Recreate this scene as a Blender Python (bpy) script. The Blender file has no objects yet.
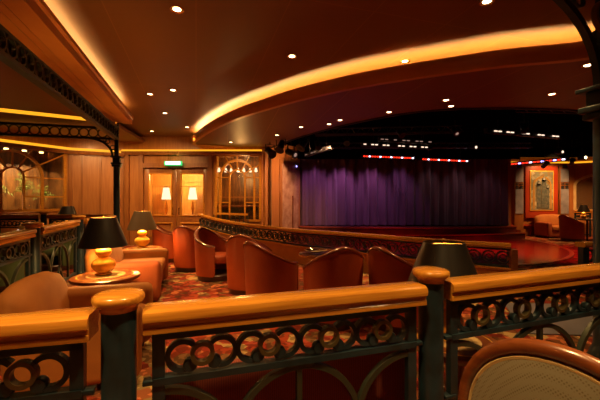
import bpy, bmesh, math, random
from math import sin, cos, pi, radians, sqrt, atan2
from mathutils import Vector, Matrix
random.seed(7)
C = bpy.context.scene.collection
H, F = 1.4, 340.0                      # eye height and focal length in pixels of the 600x400 frame
ROT = radians(17)                      # the room is turned by this much from the view direction
U = Vector((cos(ROT), sin(ROT), 0)); V = Vector((-sin(ROT), cos(ROT), 0))
def at(px, py, Y): return Vector(((px-300)/F*Y, Y, H-(py-200)/F*Y))
def onz(px, py, z):
    Y = (H-z)*F/(py-200); return Vector(((px-300)/F*Y, Y, z))

# ------------------------------------------------------------------ materials
def nodes(name):
    m = bpy.data.materials.new(name); m.use_nodes = True
    nt = m.node_tree; return m, nt, nt.nodes['Principled BSDF']
def setin(b, k, v):
    if k in b.inputs: b.inputs[k].default_value = v
def c4(c): return (c[0], c[1], c[2], 1)
def mat(name, col, rough=.5, metal=0, col2=None, nscale=6, stretch=(1,1,1), bump=0, emis=None, estr=0, coat=0, spec=.5, sheen=0, bscale=None):
    m, nt, b = nodes(name)
    setin(b,'Base Color',c4(col)); setin(b,'Roughness',rough); setin(b,'Metallic',metal); setin(b,'Coat Weight',coat)
    setin(b,'Specular IOR Level',spec); setin(b,'Sheen Weight',sheen); setin(b,'Coat Roughness',.15)
    if emis: setin(b,'Emission Color',c4(emis)); setin(b,'Emission Strength',estr)
    if col2 or bump:
        tc = nt.nodes.new('ShaderNodeTexCoord'); mp = nt.nodes.new('ShaderNodeMapping'); mp.inputs['Scale'].default_value = stretch
        nt.links.new(tc.outputs['Object'], mp.inputs[0])
        n = nt.nodes.new('ShaderNodeTexNoise'); n.inputs['Scale'].default_value = nscale; n.inputs['Detail'].default_value = 4
        nt.links.new(mp.outputs[0], n.inputs['Vector'])
        if col2:
            r = nt.nodes.new('ShaderNodeValToRGB'); r.color_ramp.elements[0].position=.35; r.color_ramp.elements[1].position=.65
            r.color_ramp.elements[0].color=c4(col); r.color_ramp.elements[1].color=c4(col2)
            nt.links.new(n.outputs['Fac'], r.inputs[0]); nt.links.new(r.outputs[0], b.inputs['Base Color'])
        if bump:
            n2 = n
            if bscale:
                n2 = nt.nodes.new('ShaderNodeTexNoise'); n2.inputs['Scale'].default_value = bscale; nt.links.new(tc.outputs['Object'], n2.inputs['Vector'])
            bp = nt.nodes.new('ShaderNodeBump'); bp.inputs['Strength'].default_value = bump; bp.inputs['Distance'].default_value=.02
            nt.links.new(n2.outputs['Fac'], bp.inputs['Height']); nt.links.new(bp.outputs[0], b.inputs['Normal'])
    return m
def emit(name, col, s):
    return mat(name, (0.02,0.02,0.02), emis=col, estr=s)

M = {}
M['rail_wood'] = mat('rail_wood', (.57,.25,.030), .24, col2=(.42,.16,.018), nscale=5, stretch=(.6,14,14), coat=.5)
M['dark_wood'] = mat('dark_wood', (.22,.06,.015), .3, col2=(.14,.035,.01), nscale=5, stretch=(1,10,10), coat=.4)
M['wall_wood'] = mat('wall_wood', (.42,.17,.042), .42, col2=(.34,.125,.030), nscale=3, stretch=(8,8,.6), coat=.1)
M['trim_wood'] = mat('trim_wood', (.33,.13,.035), .35, col2=(.26,.09,.022), nscale=3, stretch=(6,6,.8), coat=.2)
M['iron'] = mat('iron', (.020,.048,.070), .38, metal=.3, col2=(.012,.024,.031), nscale=7)
M['iron_ring'] = mat('iron_ring', (.095,.075,.030), .4, metal=.4)
M['iron_green'] = mat('iron_green', (.045,.052,.030), .45, metal=.3, col2=(.03,.04,.03), nscale=6)
M['bronze'] = mat('bronze', (.22,.12,.03), .4, metal=.6)
M['gold'] = mat('gold', (.95,.58,.09), .28, metal=.2, col2=(.85,.46,.06), nscale=14)
M['brass'] = mat('brass', (.75,.42,.10), .25, metal=.9)
M['leather'] = mat('leather', (.36,.058,.011), .42, col2=(.29,.040,.008), nscale=3, bump=.15, bscale=60)
M['leather_trim'] = mat('leather_trim', (.16,.030,.010), .22, coat=.6)
M['club'] = mat('club', (.42,.15,.024), .8, col2=(.36,.12,.018), nscale=5, bump=.1, bscale=150)
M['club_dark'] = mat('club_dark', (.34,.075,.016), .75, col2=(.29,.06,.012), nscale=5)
M['green_fabric'] = mat('green_fabric', (.06,.10,.04), .8)
M['shade'] = mat('shade', (.012,.009,.008), .4)
M['shade_in'] = mat('shade_in', (.14,.08,.03), .8)
M['shade_brown'] = mat('shade_brown', (.09,.055,.022), .6)
M['cream'] = mat('cream', (.62,.46,.22), .35, col2=(.52,.36,.15), nscale=5)
M['black'] = mat('black', (.006,.005,.005), .6)
M['void'] = mat('void', (.002,.002,.002), 1.0, spec=0)
M['black_gloss'] = mat('black_gloss', (.010,.009,.010), .35)
M['plinth'] = mat('plinth', (.05,.015,.008), .4)
M['ceil_red'] = mat('ceil_red', (.20,.055,.018), .45)
M['fascia'] = mat('fascia', (.56,.21,.042), .35, col2=(.46,.16,.030), nscale=2, stretch=(1,1,3))
M['marble'] = mat('marble', (.50,.30,.20), .25, col2=(.32,.16,.10), nscale=4)
M['marble_grey'] = mat('marble_grey', (.34,.34,.38), .3, col2=(.18,.18,.22), nscale=3)
M['aisle'] = mat('aisle', (.15,.15,.19), .35, col2=(.12,.12,.15), nscale=2)
M['red_lacquer'] = mat('red_lacquer', (.42,.05,.015), .35)
M['palm'] = mat('palm', (.16,.22,.04), .6, col2=(.09,.14,.02), nscale=5)
M['bulb'] = emit('bulb', (1,.72,.35), 9)
M['down'] = emit('down', (1,.72,.36), 9)
M['cove'] = emit('cove', (1,.62,.20), 19)
M['cove_hot'] = emit('cove_hot', (1,.72,.30), 58)
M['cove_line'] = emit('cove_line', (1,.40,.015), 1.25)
M['lens_red'] = emit('lens_red', (1,.03,.01), 2.2)
M['lens_white'] = emit('lens_white', (.85,.75,1), 3.2)
M['lens_warm'] = emit('lens_warm', (1,.70,.5), 1.6)
M['lens_blue'] = emit('lens_blue', (.35,.3,1), 5)
M['lens_dim'] = emit('lens_dim', (1,.6,.45), .35)
M['sign_green'] = emit('sign_green', (.02,.75,.18), 1.2)
M['sign_face'] = emit('sign_face', (.62,1,.68), 2.2)
M['white_shade'] = emit('white_shade', (1,.86,.72), 2.2)
M['corridor'] = mat('corridor', (.70,.42,.13), .5, col2=(.55,.30,.08), nscale=4, stretch=(5,5,.4))
M['bar_back'] = mat('bar_back', (.20,.085,.025), .4, col2=(.05,.02,.01), nscale=3, stretch=(6,1,.8))

def glass(name, gl=.12, tint=(1,1,1)):
    m, nt, b = nodes(name); nt.nodes.remove(b)
    t = nt.nodes.new('ShaderNodeBsdfTransparent'); t.inputs[0].default_value = c4(tint)
    g = nt.nodes.new('ShaderNodeBsdfGlossy'); g.inputs['Roughness'].default_value=.06
    mx = nt.nodes.new('ShaderNodeMixShader'); mx.inputs[0].default_value = gl
    nt.links.new(t.outputs[0], mx.inputs[1]); nt.links.new(g.outputs[0], mx.inputs[2])
    nt.links.new(mx.outputs[0], nt.nodes['Material Output'].inputs[0]); return m
M['glass'] = glass('glass', .10, (.95,.88,.72))
M['glass_table'] = glass('glass_table', .35, (.8,.85,.8))

def carpet():
    m, nt, b = nodes('carpet'); L = nt.links.new
    tc = nt.nodes.new('ShaderNodeTexCoord')
    n = nt.nodes.new('ShaderNodeTexNoise'); n.inputs['Scale'].default_value=2.2; n.inputs['Detail'].default_value=2
    L(tc.outputs['Object'], n.inputs['Vector'])
    mx = nt.nodes.new('ShaderNodeMix'); mx.data_type='VECTOR'; mx.inputs['Factor'].default_value=.16
    L(tc.outputs['Object'], mx.inputs[4]); L(n.outputs['Color'], mx.inputs[5])
    v = nt.nodes.new('ShaderNodeTexVoronoi'); v.inputs['Scale'].default_value=9.5
    L(mx.outputs[1], v.inputs['Vector'])
    r = nt.nodes.new('ShaderNodeValToRGB'); r.color_ramp.interpolation='CONSTANT'
    cols=[(0,(.20,.025,.012)),(.22,(.36,.24,.10)),(.36,(.26,.04,.015)),(.52,(.16,.075,.03)),(.64,(.42,.13,.05)),(.76,(.14,.05,.02)),(.88,(.30,.05,.03))]
    e = r.color_ramp.elements
    e[0].position=0; e[0].color=c4(cols[0][1]); e[1].position=cols[1][0]; e[1].color=c4(cols[1][1])
    for p,cc in cols[2:]:
        k=e.new(p); k.color=c4(cc)
    sp = nt.nodes.new('ShaderNodeSeparateColor'); L(v.outputs['Color'], sp.inputs[0]); L(sp.outputs[0], r.inputs[0])
    v2 = nt.nodes.new('ShaderNodeTexVoronoi'); v2.inputs['Scale'].default_value=22; L(mx.outputs[1], v2.inputs['Vector'])
    sp2 = nt.nodes.new('ShaderNodeSeparateColor'); L(v2.outputs['Color'], sp2.inputs[0])
    r2 = nt.nodes.new('ShaderNodeValToRGB'); r2.color_ramp.interpolation='CONSTANT'
    r2.color_ramp.elements[0].color=(.45,.45,.45,1); r2.color_ramp.elements[1].position=.5; r2.color_ramp.elements[1].color=(1.1,1.1,1.1,1)
    L(sp2.outputs[1], r2.inputs[0])
    mul = nt.nodes.new('ShaderNodeMix'); mul.data_type='RGBA'; mul.blend_type='MULTIPLY'; mul.inputs['Factor'].default_value=.8
    L(r.outputs[0], mul.inputs[6]); L(r2.outputs[0], mul.inputs[7]); L(mul.outputs[2], b.inputs['Base Color'])
    setin(b,'Roughness',.95); setin(b,'Specular IOR Level',.1); return m
M['carpet'] = carpet()

def ceiling_mat(name, col, seam, rough, bw, rh, rot=ROT):
    m, nt, b = nodes(name); L = nt.links.new
    tc = nt.nodes.new('ShaderNodeTexCoord'); mp = nt.nodes.new('ShaderNodeMapping'); mp.inputs['Rotation'].default_value=(0,0,rot)
    L(tc.outputs['Object'], mp.inputs[0])
    br = nt.nodes.new('ShaderNodeTexBrick'); br.offset=0
    for k,vv in (('Scale',1.0),('Mortar Size',.006),('Mortar Smooth',.3),('Brick Width',bw),('Row Height',rh)): br.inputs[k].default_value=vv
    br.inputs['Color1'].default_value=c4(col); br.inputs['Color2'].default_value=c4([x*.92 for x in col]); br.inputs['Mortar'].default_value=c4(seam)
    L(mp.outputs[0], br.inputs['Vector']); L(br.outputs['Color'], b.inputs['Base Color'])
    setin(b,'Roughness',rough); setin(b,'Specular IOR Level',.4); return m
M['ceiling'] = ceiling_mat('ceiling_panels', (.18,.064,.013), (.24,.092,.022), .5, .9, 3.2, -ROT)
M['soffit'] = ceiling_mat('soffit_panels', (.17,.055,.022), (.30,.12,.06), .45, .9, 40, radians(-12))

def checked():
    m, nt, b = nodes('checked_fabric'); L = nt.links.new
    tc = nt.nodes.new('ShaderNodeTexCoord'); mp = nt.nodes.new('ShaderNodeMapping'); mp.inputs['Scale'].default_value=(1,1,1); mp.inputs['Rotation'].default_value=(0,radians(45),0)
    L(tc.outputs['Object'], mp.inputs[0])
    ch = nt.nodes.new('ShaderNodeTexVoronoi'); ch.inputs['Scale'].default_value=120; ch.inputs['Randomness'].default_value=0
    L(mp.outputs[0], ch.inputs['Vector'])
    r = nt.nodes.new('ShaderNodeValToRGB'); r.color_ramp.elements[0].position=.18; r.color_ramp.elements[1].position=.42
    r.color_ramp.elements[0].color=(.13,.095,.045,1); r.color_ramp.elements[1].color=(.215,.19,.125,1)
    L(ch.outputs['Distance'], r.inputs[0]); L(r.outputs[0], b.inputs['Base Color']); setin(b,'Roughness',.8); return m
M['checked'] = checked()

def striped():
    m, nt, b = nodes('ribbed_red'); L = nt.links.new
    tc = nt.nodes.new('ShaderNodeTexCoord'); w = nt.nodes.new('ShaderNodeTexWave'); w.inputs['Scale'].default_value=28
    L(tc.outputs['Object'], w.inputs['Vector'])
    r = nt.nodes.new('ShaderNodeValToRGB'); r.color_ramp.elements[0].color=(.13,.022,.012,1); r.color_ramp.elements[1].color=(.22,.045,.022,1)
    L(w.outputs['Fac'], r.inputs[0]); L(r.outputs[0], b.inputs['Base Color']); setin(b,'Roughness',.8); return m
M['ribbed'] = striped()

def velvet():
    m, nt, b = nodes('velvet'); L = nt.links.new
    setin(b,'Base Color',(.10,.045,.072,1)); setin(b,'Roughness',.75); setin(b,'Sheen Weight',.12); return m
M['velvet'] = velvet()
M['dance'] = mat('dance', (.20,.035,.022), .22, col2=(.15,.022,.015), nscale=3, stretch=(1,8,1), coat=.2)
M['stage_wood'] = mat('stage_wood', (.14,.022,.014), .3, col2=(.09,.015,.010), nscale=4)
M['stage_edge'] = mat('stage_edge', (.30,.06,.03), .25, coat=.4)

def mosaic():
    m, nt, b = nodes('mosaic'); L = nt.links.new
    tc = nt.nodes.new('ShaderNodeTexCoord'); v = nt.nodes.new('ShaderNodeTexVoronoi'); v.inputs['Scale'].default_value=9
    L(tc.outputs['Object'], v.inputs['Vector'])
    sp = nt.nodes.new('ShaderNodeSeparateColor'); L(v.outputs['Color'], sp.inputs[0])
    r = nt.nodes.new('ShaderNodeValToRGB'); r.color_ramp.elements[0].color=(.30,.19,.06,1); r.color_ramp.elements[1].color=(.55,.48,.30,1)
    k = r.color_ramp.elements.new(.5); k.color=(.22,.25,.18,1)
    L(sp.outputs[0], r.inputs[0]); L(r.outputs[0], b.inputs['Base Color']); setin(b,'Roughness',.4); return m
M['mosaic'] = mosaic()
M['mosaic_dark'] = mat('mosaic_dark', (.16,.17,.13), .45, col2=(.07,.09,.08), nscale=12)
M['mosaic_gold'] = mat('mosaic_gold', (.50,.30,.08), .4, col2=(.40,.22,.05), nscale=9)

# ------------------------------------------------------------------ mesh builder
class MB:
    def __init__(s): s.bm = bmesh.new()
    def box(s, c, size, rz=0, bev=0, seg=3, R=None):
        r = bmesh.ops.create_cube(s.bm, size=1); vs = r['verts']
        for v in vs: v.co = Vector((v.co.x*size[0], v.co.y*size[1], v.co.z*size[2]))
        if bev:
            es = list({e for v in vs for e in v.link_edges})
            rr = bmesh.ops.bevel(s.bm, geom=es, offset=bev, segments=seg, affect='EDGES', profile=.5)
            vs = list({v for f in rr['faces'] for v in f.verts} | {v for v in vs if v.is_valid})
        mt = Matrix.Translation(Vector(c)) @ (R if R else Matrix.Rotation(rz,4,'Z'))
        bmesh.ops.transform(s.bm, matrix=mt, verts=vs); return s
    def lathe(s, prof, c=(0,0,0), seg=32, cap=True, T=None):
        rings=[]
        for r,z in prof:
            ring=[]
            for k in range(seg):
                p = Vector((r*cos(2*pi*k/seg), r*sin(2*pi*k/seg), z))
                if T: p = T @ p
                ring.append(s.bm.verts.new(p+Vector(c)))
            rings.append(ring)
        for a,b in zip(rings,rings[1:]):
            for k in range(seg):
                s.bm.faces.new((a[k],a[(k+1)%seg],b[(k+1)%seg],b[k]))
        if cap:
            s.bm.faces.new(rings[0][::-1]); s.bm.faces.new(rings[-1])
        return s
    def cyl(s, c, r, h, seg=20, T=None): return s.lathe([(r,0),(r,h)], c, seg, True, T)
    def prism(s, poly, z0, z1):
        a=[s.bm.verts.new((p[0],p[1],z0)) for p in poly]; b=[s.bm.verts.new((p[0],p[1],z1)) for p in poly]
        s.bm.faces.new(a[::-1]); s.bm.faces.new(b); n=len(poly)
        for k in range(n): s.bm.faces.new((a[k],a[(k+1)%n],b[(k+1)%n],b[k]))
        return s
    def tube(s, pts, r, seg=8, closed=False, flat=None, up=(0,0,1)):
        pts=[Vector(p) for p in pts]; n=len(pts); rings=[]; upv=Vector(up)
        for i,p in enumerate(pts):
            a = pts[(i-1)%n] if closed or i>0 else p; b = pts[(i+1)%n] if closed or i<n-1 else p
            t=(b-a).normalized(); side=t.cross(upv)
            if side.length<1e-3: side=t.cross(Vector((1,0,.01)))
            side.normalize(); w=side.cross(t)
            rr = r[i] if isinstance(r,(list,tuple)) else r
            f = flat or 1
            rings.append([s.bm.verts.new(p+side*cos(2*pi*k/seg)*rr+w*sin(2*pi*k/seg)*rr*f) for k in range(seg)])
        m = n if closed else n-1
        for i in range(m):
            a,b=rings[i],rings[(i+1)%n]
            for k in range(seg): s.bm.faces.new((a[k],a[(k+1)%seg],b[(k+1)%seg],b[k]))
        if not closed: s.bm.faces.new(rings[0][::-1]); s.bm.faces.new(rings[-1])
        return s
    def bar(s, pts, wy, wz, closed=False, up=(0,1,0)):
        """square-section bar along pts lying in a plane whose normal is up; wy along up, wz across"""
        pts=[Vector(p) for p in pts]; n=len(pts); rings=[]; upv=Vector(up).normalized()
        for i,p in enumerate(pts):
            a = pts[(i-1)%n] if closed or i>0 else p; b = pts[(i+1)%n] if closed or i<n-1 else p
            t=(b-a).normalized(); side=t.cross(upv).normalized()
            rings.append([s.bm.verts.new(p+side*sx*wz/2+upv*sy*wy/2) for sx,sy in ((-1,-1),(1,-1),(1,1),(-1,1))])
        for i in range(n if closed else n-1):
            a,b=rings[i],rings[(i+1)%n]
            for k in range(4): s.bm.faces.new((a[k],a[(k+1)%4],b[(k+1)%4],b[k]))
        if not closed: s.bm.faces.new(rings[0][::-1]); s.bm.faces.new(rings[-1])
        return s
    def ring(s, c, R, wy, wz, a0=0, a1=2*pi, n=28):
        full = abs(a1-a0) > 2*pi-1e-3
        k = n if full else n+1
        pts=[(c[0]+R*cos(a0+(a1-a0)*i/n), c[1], c[2]+R*sin(a0+(a1-a0)*i/n)) for i in range(k)]
        return s.bar(pts, wy, wz, full)
    def sweep(s, prof, pts, closed=False):
        """horizontal sweep; prof=(d,z) with d to the left of travel"""
        pts=[Vector(p) for p in pts]; n=len(pts); rings=[]
        for i,p in enumerate(pts):
            a = pts[(i-1)%n] if closed or i>0 else p; b = pts[(i+1)%n] if closed or i<n-1 else p
            t=(b-a); t.z=0; t.normalize(); nl=Vector((-t.y,t.x,0))
            rings.append([s.bm.verts.new(p+nl*d+Vector((0,0,z))) for d,z in prof])
        m=len(prof)
        for i in range(n if closed else n-1):
            a,b=rings[i],rings[(i+1)%n]
            for k in range(m): s.bm.faces.new((a[k],b[k],b[(k+1)%m],a[(k+1)%m]))
        if not closed: s.bm.faces.new(rings[0]); s.bm.faces.new(rings[-1][::-1])
        return s
    def ball(s, c, r, sc=(1,1,1), seg=16):
        rr=bmesh.ops.create_uvsphere(s.bm,u_segments=seg,v_segments=max(6,seg//2),radius=r)
        for v in rr['verts']: v.co=Vector((v.co.x*sc[0],v.co.y*sc[1],v.co.z*sc[2]))+Vector(c)
        return s
    def build(s, name, m, parent=None, smooth=35):
        bmesh.ops.recalc_face_normals(s.bm, faces=s.bm.faces[:])
        me=bpy.data.meshes.new(name); s.bm.to_mesh(me); s.bm.free()
        me.materials.append(M[m] if isinstance(m,str) else m)
        if smooth:
            for p in me.polygons: p.use_smooth=True
            try: me.set_sharp_from_angle(angle=radians(smooth))
            except Exception: pass
        o=bpy.data.objects.new(name,me); C.objects.link(o)
        if parent: o.parent=parent
        return o
def tag(o,label,cat,group=None):
    o['label']=label; o['category']=cat
    if group: o['group']=group
    return o
def thing(name,label,cat,loc=(0,0,0),rz=0,group=None):
    o=bpy.data.objects.new(name,None); C.objects.link(o); o.location=loc; o.rotation_euler=(0,0,rz); o.empty_display_size=.1
    return tag(o,label,cat,group)
def struct(o): o['kind']='structure'; return o
def dup(root, loc, rz, label, group=None):
    r=root.copy(); C.objects.link(r); r.location=loc; r.rotation_euler=(0,0,rz); r['label']=label
    if group: r['group']=group
    for ch in root.children:
        c=ch.copy(); C.objects.link(c); c.parent=r
        for g in ch.children:
            d=g.copy(); C.objects.link(d); d.parent=c
    return r
def light(name,kind,loc,energy,col,parent=None,**k):
    l=bpy.data.lights.new(name,kind); l.energy=energy; l.color=col
    for a,b in k.items():
        if a not in ('target',): setattr(l,a,b)
    o=bpy.data.objects.new(name,l); C.objects.link(o); o.location=loc
    if 'target' in k: o.rotation_euler=(Vector(k['target'])-Vector(loc)).to_track_quat('-Z','Y').to_euler()
    if parent: o.parent=parent
    return o
def catmull(P, n=8):
    P=[Vector(p) for p in P]; out=[]
    Q=[P[0]*2-P[1]]+P+[P[-1]*2-P[-2]]
    for i in range(1,len(Q)-2):
        a,b,c,d=Q[i-1:i+3]
        for k in range(n):
            t=k/n; out.append(.5*((2*b)+(c-a)*t+(2*a-5*b+4*c-d)*t*t+(3*b-a-3*c+d)*t**3))
    out.append(P[-1]); return out

# ------------------------------------------------------------------ camera
cam=bpy.data.cameras.new('camera'); co=bpy.data.objects.new('camera',cam); C.objects.link(co)
co.location=(0,0,H); co.rotation_euler=(pi/2,0,0); cam.sensor_width=36; cam.lens=F/600*36; cam.clip_start=.05
bpy.context.scene.camera=co
vs=bpy.context.scene.view_settings; vs.view_transform='Standard'; vs.look='None'; vs.exposure=0.0
w=bpy.data.worlds.new('world'); bpy.context.scene.world=w; w.use_nodes=True
w.node_tree.nodes['Background'].inputs[0].default_value=(1,.45,.2,1); w.node_tree.nodes['Background'].inputs[1].default_value=.008

# ------------------------------------------------------------------ setting: floors
CZ=3.385
struct(MB().prism([(-10,-3),(14,-3),(14,17),(-10,17)],-.1,0).build('floor','carpet',smooth=0))
DC=Vector((3.6,11.5,0)); DR=4.4
struct(MB().lathe([(DR,0),(DR,.012)],(DC.x,DC.y,0),96).build('floor_dance','dance',smooth=0))
struct(MB().sweep([(0,0),(.09,0),(.09,.02),(0,.02)],[(DC.x+(DR+.02)*cos(2*pi*k/96),DC.y+(DR+.02)*sin(2*pi*k/96),0) for k in range(96)],True).build('trim_dance_edge','trim_wood'))
struct(MB().prism([(2.35,3.55),(6,3.2),(6,4.35),(2.75,4.6)],0,.012).build('floor_aisle','aisle',smooth=0))

# walls -------------------------------------------------------------------
def wall(mb,p0,p1,z0,z1,t=.12,off=0):
    """slab standing on the line p0-p1, thickness behind it (left of travel)"""
    a=Vector((p0[0],p0[1],0)); b=Vector((p1[0],p1[1],0)); d=(b-a).normalized(); n=Vector((-d.y,d.x,0))
    a=a+n*off; b=b+n*off
    return mb.prism([a,b,b+n*t,a+n*t],z0,z1)
A=(-8.3,7.0); B=(-6.75,9.9); Cc=(-5.5,10.6); D=(-2.68,10.6); E=(-1.18,10.6); G=(0.0,12.75); Rr=(8.1,13.3); S=(10.75,13.3); T=(13.1,11.5)
dirAB=(Vector(B)-Vector(A)).normalized(); nAB=Vector((-dirAB.y,dirAB.x))
def ab(s): return (A[0]+dirAB.x*s, A[1]+dirAB.y*s)
LAB=(Vector(B)-Vector(A)).length
W0=.95; W1=LAB-.06                      # window_1 opening along the wall
mb=MB(); wall(mb,A,ab(W0),0,CZ); wall(mb,ab(W0),ab(W1),0,1.08); wall(mb,ab(W0),ab(W1),2.82,CZ); wall(mb,ab(W1),B,0,CZ)
struct(mb.build('wall_left','wall_wood',smooth=0))
struct(wall(MB(),B,Cc,0,CZ).build('wall_panel_left','wall_wood',smooth=0))
# panel mouldings on the wall B-C
d=(Vector(Cc)-Vector(B)).normalized(); L=(Vector(Cc)-Vector(B)).length; n=Vector((d.y,-d.x))
mb=MB(); rz=atan2(d.y,d.x)
def wp(s,z,off=.0): return (B[0]+d.x*s+n.x*off, B[1]+d.y*s+n.y*off, z)
for s_,w_ in ((.06,.1),(.34,.05),(L*.56,.05),(L-.26,.05),(L-.06,.1)):
    mb.box(wp(s_,1.55,.02),(w_,.05,2.5),rz)
for z_ in (.32,2.76): mb.box(wp(L/2,z_,.02),(L,.05,.09),rz)
struct(mb.build('trim_1','trim_wood'))
# door wall
DX0,DX1,DH=-4.85,-2.86,2.44
mb=MB(); wall(mb,Cc,(DX0,10.6),0,CZ); wall(mb,(DX0,10.6),(DX1,10.6),DH,CZ); wall(mb,(DX1,10.6),D,0,CZ)
struct(mb.build('wall_door','wall_wood',smooth=0))
mb=MB()
for x,w_ in ((-5.36,.12),(-4.93,.14),(-2.79,.14)): mb.box((x,10.56,1.4),(w_,.1,2.8))
mb.box(((DX0+DX1)/2,10.555,DH+.03),(DX1-DX0+.02,.11,.14)); mb.box((-4.1,10.55,2.84),(2.9,.12,.1))
struct(mb.build('trim_2','trim_wood'))
# wall with the second window (made-up bar recess behind)
mb=MB(); wall(mb,D,E,0,.72); wall(mb,D,E,2.84,CZ); wall(mb,D,(D[0]+.06,10.6),.72,2.84); wall(mb,(E[0]-.06,10.6),E,.72,2.84)
struct(mb.build('wall_bar','wall_wood',smooth=0))
struct(wall(MB(),E,G,0,CZ).build('wall_proscenium','wall_wood',smooth=0))
struct(wall(MB(),G,(8.1,13.5),0,CZ+.6,.12,.25).build('wall_stage','black',smooth=0))
mb=MB(); wall(mb,Rr,S,0,CZ); wall(mb,(8.0,12.9),Rr,0,CZ)
struct(mb.build('wall_art','wall_wood',smooth=0))
struct(wall(MB(),S,T,0,CZ).build('wall_right','wall_wood',smooth=0))
struct(wall(MB(),T,(13.5,-3),0,CZ).build('wall_right_near','wall_wood',smooth=0))
struct(wall(MB(),(13.5,-2.5),(-9.5,-2.5),0,CZ).build('wall_back','wall_wood',smooth=0))
struct(wall(MB(),(-9.5,-2.5),A,0,CZ).build('wall_left_near','wall_wood',smooth=0))

# ceilings ------------------------------------------------------------------
struct(MB().prism([(-10,-3),(14,-3),(14,14.2),(-10,14.2)],CZ,CZ+.1).build('ceiling','ceiling',smooth=0))
ZL,ZB=3.22,3.04
lipz=[(194,138),(199,131),(215,120),(240,108),(270,97.5),(300,88),(350,75.5),(400,66),(450,58),(500,50.5),(550,45.5),(583,42)]
LP=[onz(x,y,ZL) for x,y in lipz]
LP=[Vector((-2.05,10.45,ZL)),Vector((-2.62,10.15,ZL))]+LP+[Vector((4.3,3.45,ZL)),Vector((6.0,3.35,ZL)),Vector((8.5,3.8,ZL)),Vector((11.5,5.4,ZL))]
LIP=catmull(LP,6)
for p in LIP: p.z=0
inner=[(262,150),(278,145),(300,137),(340,126),(400,114),(450,109),(500,108),(550,109),(590,111)]
IN=catmull([onz(x,y,ZB) for x,y in inner]+[Vector((6.5,6.3,ZB)),Vector((9,7.4,ZB)),Vector((11.2,9.3,ZB))],6)
# soffit between lip and inner edge: two strips of quads
def resample(P,n):
    P=[Vector((p.x,p.y,0)) for p in P]; L=[0]
    for a,b in zip(P,P[1:]): L.append(L[-1]+(b-a).length)
    out=[]; j=0
    for k in range(n):
        s=L[-1]*k/(n-1)
        while j<len(L)-2 and L[j+1]<s: j+=1
        t=(s-L[j])/max(1e-6,L[j+1]-L[j]); out.append(P[j].lerp(P[j+1],min(1,t)))
    return out
N=70; a_=resample(LIP,N); b_=resample(IN,N)
mb=MB()
va=[mb.bm.verts.new((p.x,p.y,ZB)) for p in a_]; vb=[mb.bm.verts.new((p.x,p.y,ZB)) for p in b_]
vc=[mb.bm.verts.new((p.x,p.y,ZB+.03)) for p in a_]; vd=[mb.bm.verts.new((p.x,p.y,ZB+.03)) for p in b_]
for k in range(N-1):
    mb.bm.faces.new((va[k],va[k+1],vb[k+1],vb[k])); mb.bm.faces.new((vc[k],vd[k],vd[k+1],vc[k+1]))
struct(mb.build('ceiling_soffit','soffit',smooth=0))
mb=MB(); mb.sweep([(-.03,-.02),(.05,-.02),(.05,ZL-ZB),(-.03,ZL-ZB),(-.05,ZL-ZB-.03),(-.05,.03)],[Vector((p.x,p.y,ZB)) for p in a_])
struct(mb.build('trim_3','fascia'))
o=MB().sweep([(.09,0),(.2,0),(.2,.015),(.09,.015)],[Vector((p.x,p.y,3.09)) for p in a_]).build('cove_light','cove_hot')
tag(o,'long curved cove light strip glowing behind the lip of the dropped stage ceiling','light')
# inner black fascia and void above the stage
struct(MB().sweep([(-.03,0),(.03,0),(.03,.33),(-.03,.33)],[Vector((p.x,p.y,ZB-.02)) for p in b_]).build('trim_4','black'))
poly=[(p.x,p.y) for p in b_]+[(13.3,9.3),(13.3,11.7),(10.7,13.4),(8.1,13.4),(8.1,13.7),(0,13.1),(-.2,12.4)]
struct(MB().prism(poly,3.345,3.375).build('ceiling_stage_void','void',smooth=0))

# left bulkhead with its cove ----------------------------------------------
k=.30
def bl(Y,off=0): return Vector((-1.47-k*Y+off,Y,0))
BK=[bl(-2.2),bl(7.6)]
mb=MB(); mb.sweep([(0,3.09),(0,3.19),(-.03,3.21),(-.03,3.26),(.04,3.26),(.06,3.16),(.48,3.20),(.48,3.13),(.33,3.13),(.30,3.11),(.22,3.11),(.19,3.09)],BK)
struct(mb.build('trim_5','fascia',smooth=0))
struct(MB().sweep([(.48,3.15),(.48,CZ),(.42,CZ),(.42,3.15)],[bl(-2.2),bl(8.0)]).build('wall_bulkhead','ceil_red',smooth=0))
o=MB().sweep([(.08,0),(.2,0),(.2,.015),(.08,.015)],[Vector((p.x,p.y,3.185)) for p in (bl(1.2),bl(7.2))]).build('cove_light','cove')
tag(o,'straight cove light strip glowing along the top of the wooden bulkhead beside the terrace','light')
i0=bl(-2.2,-.44); i1=bl(8.0,-.48)
e0=Vector((-9.3,5.0,0)); e1=Vector((-4.35,8.05,0)); de=(e1-e0).normalized(); ne=Vector((de.y,-de.x,0))*.45
n0=e0+ne; n1=e1+ne
struct(MB().prism([(i0.x,i0.y),(-1.95-k*n1.y,n1.y),(n0.x,n0.y),(-9.6,3.1),(-9.6,-2.4)],3.2,3.28).build('ceiling_terrace','ceil_red',smooth=0))
struct(MB().prism([e0[:2],e1[:2],(-4.5,8.6),(-4.9,10.9),(-6.75,9.98),(-8.3,7.1),(-9.6,5.0)],3.2,3.28).build('ceiling_terrace_far','ceil_red',smooth=0))
o=MB().sweep([(-.02,3.205),(0,3.205),(0,3.30),(-.02,3.30)],[e0,e1]).build('cove_light','cove_line')  # glowing strip stands in for the fascia lit by a hidden cove lamp
tag(o,'bright yellow glowing strip imitating a cove-lit fascia crossing the low ceiling over the terrace','light')
struct(MB().prism([(8.0,12.95),(8.15,12.75),(10.5,12.75),(12.9,10.9),(13.2,11.6),(10.75,13.35),(8.1,13.35)],3.02,3.06).build('ceiling_alcove','ceil_red',smooth=0))
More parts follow.
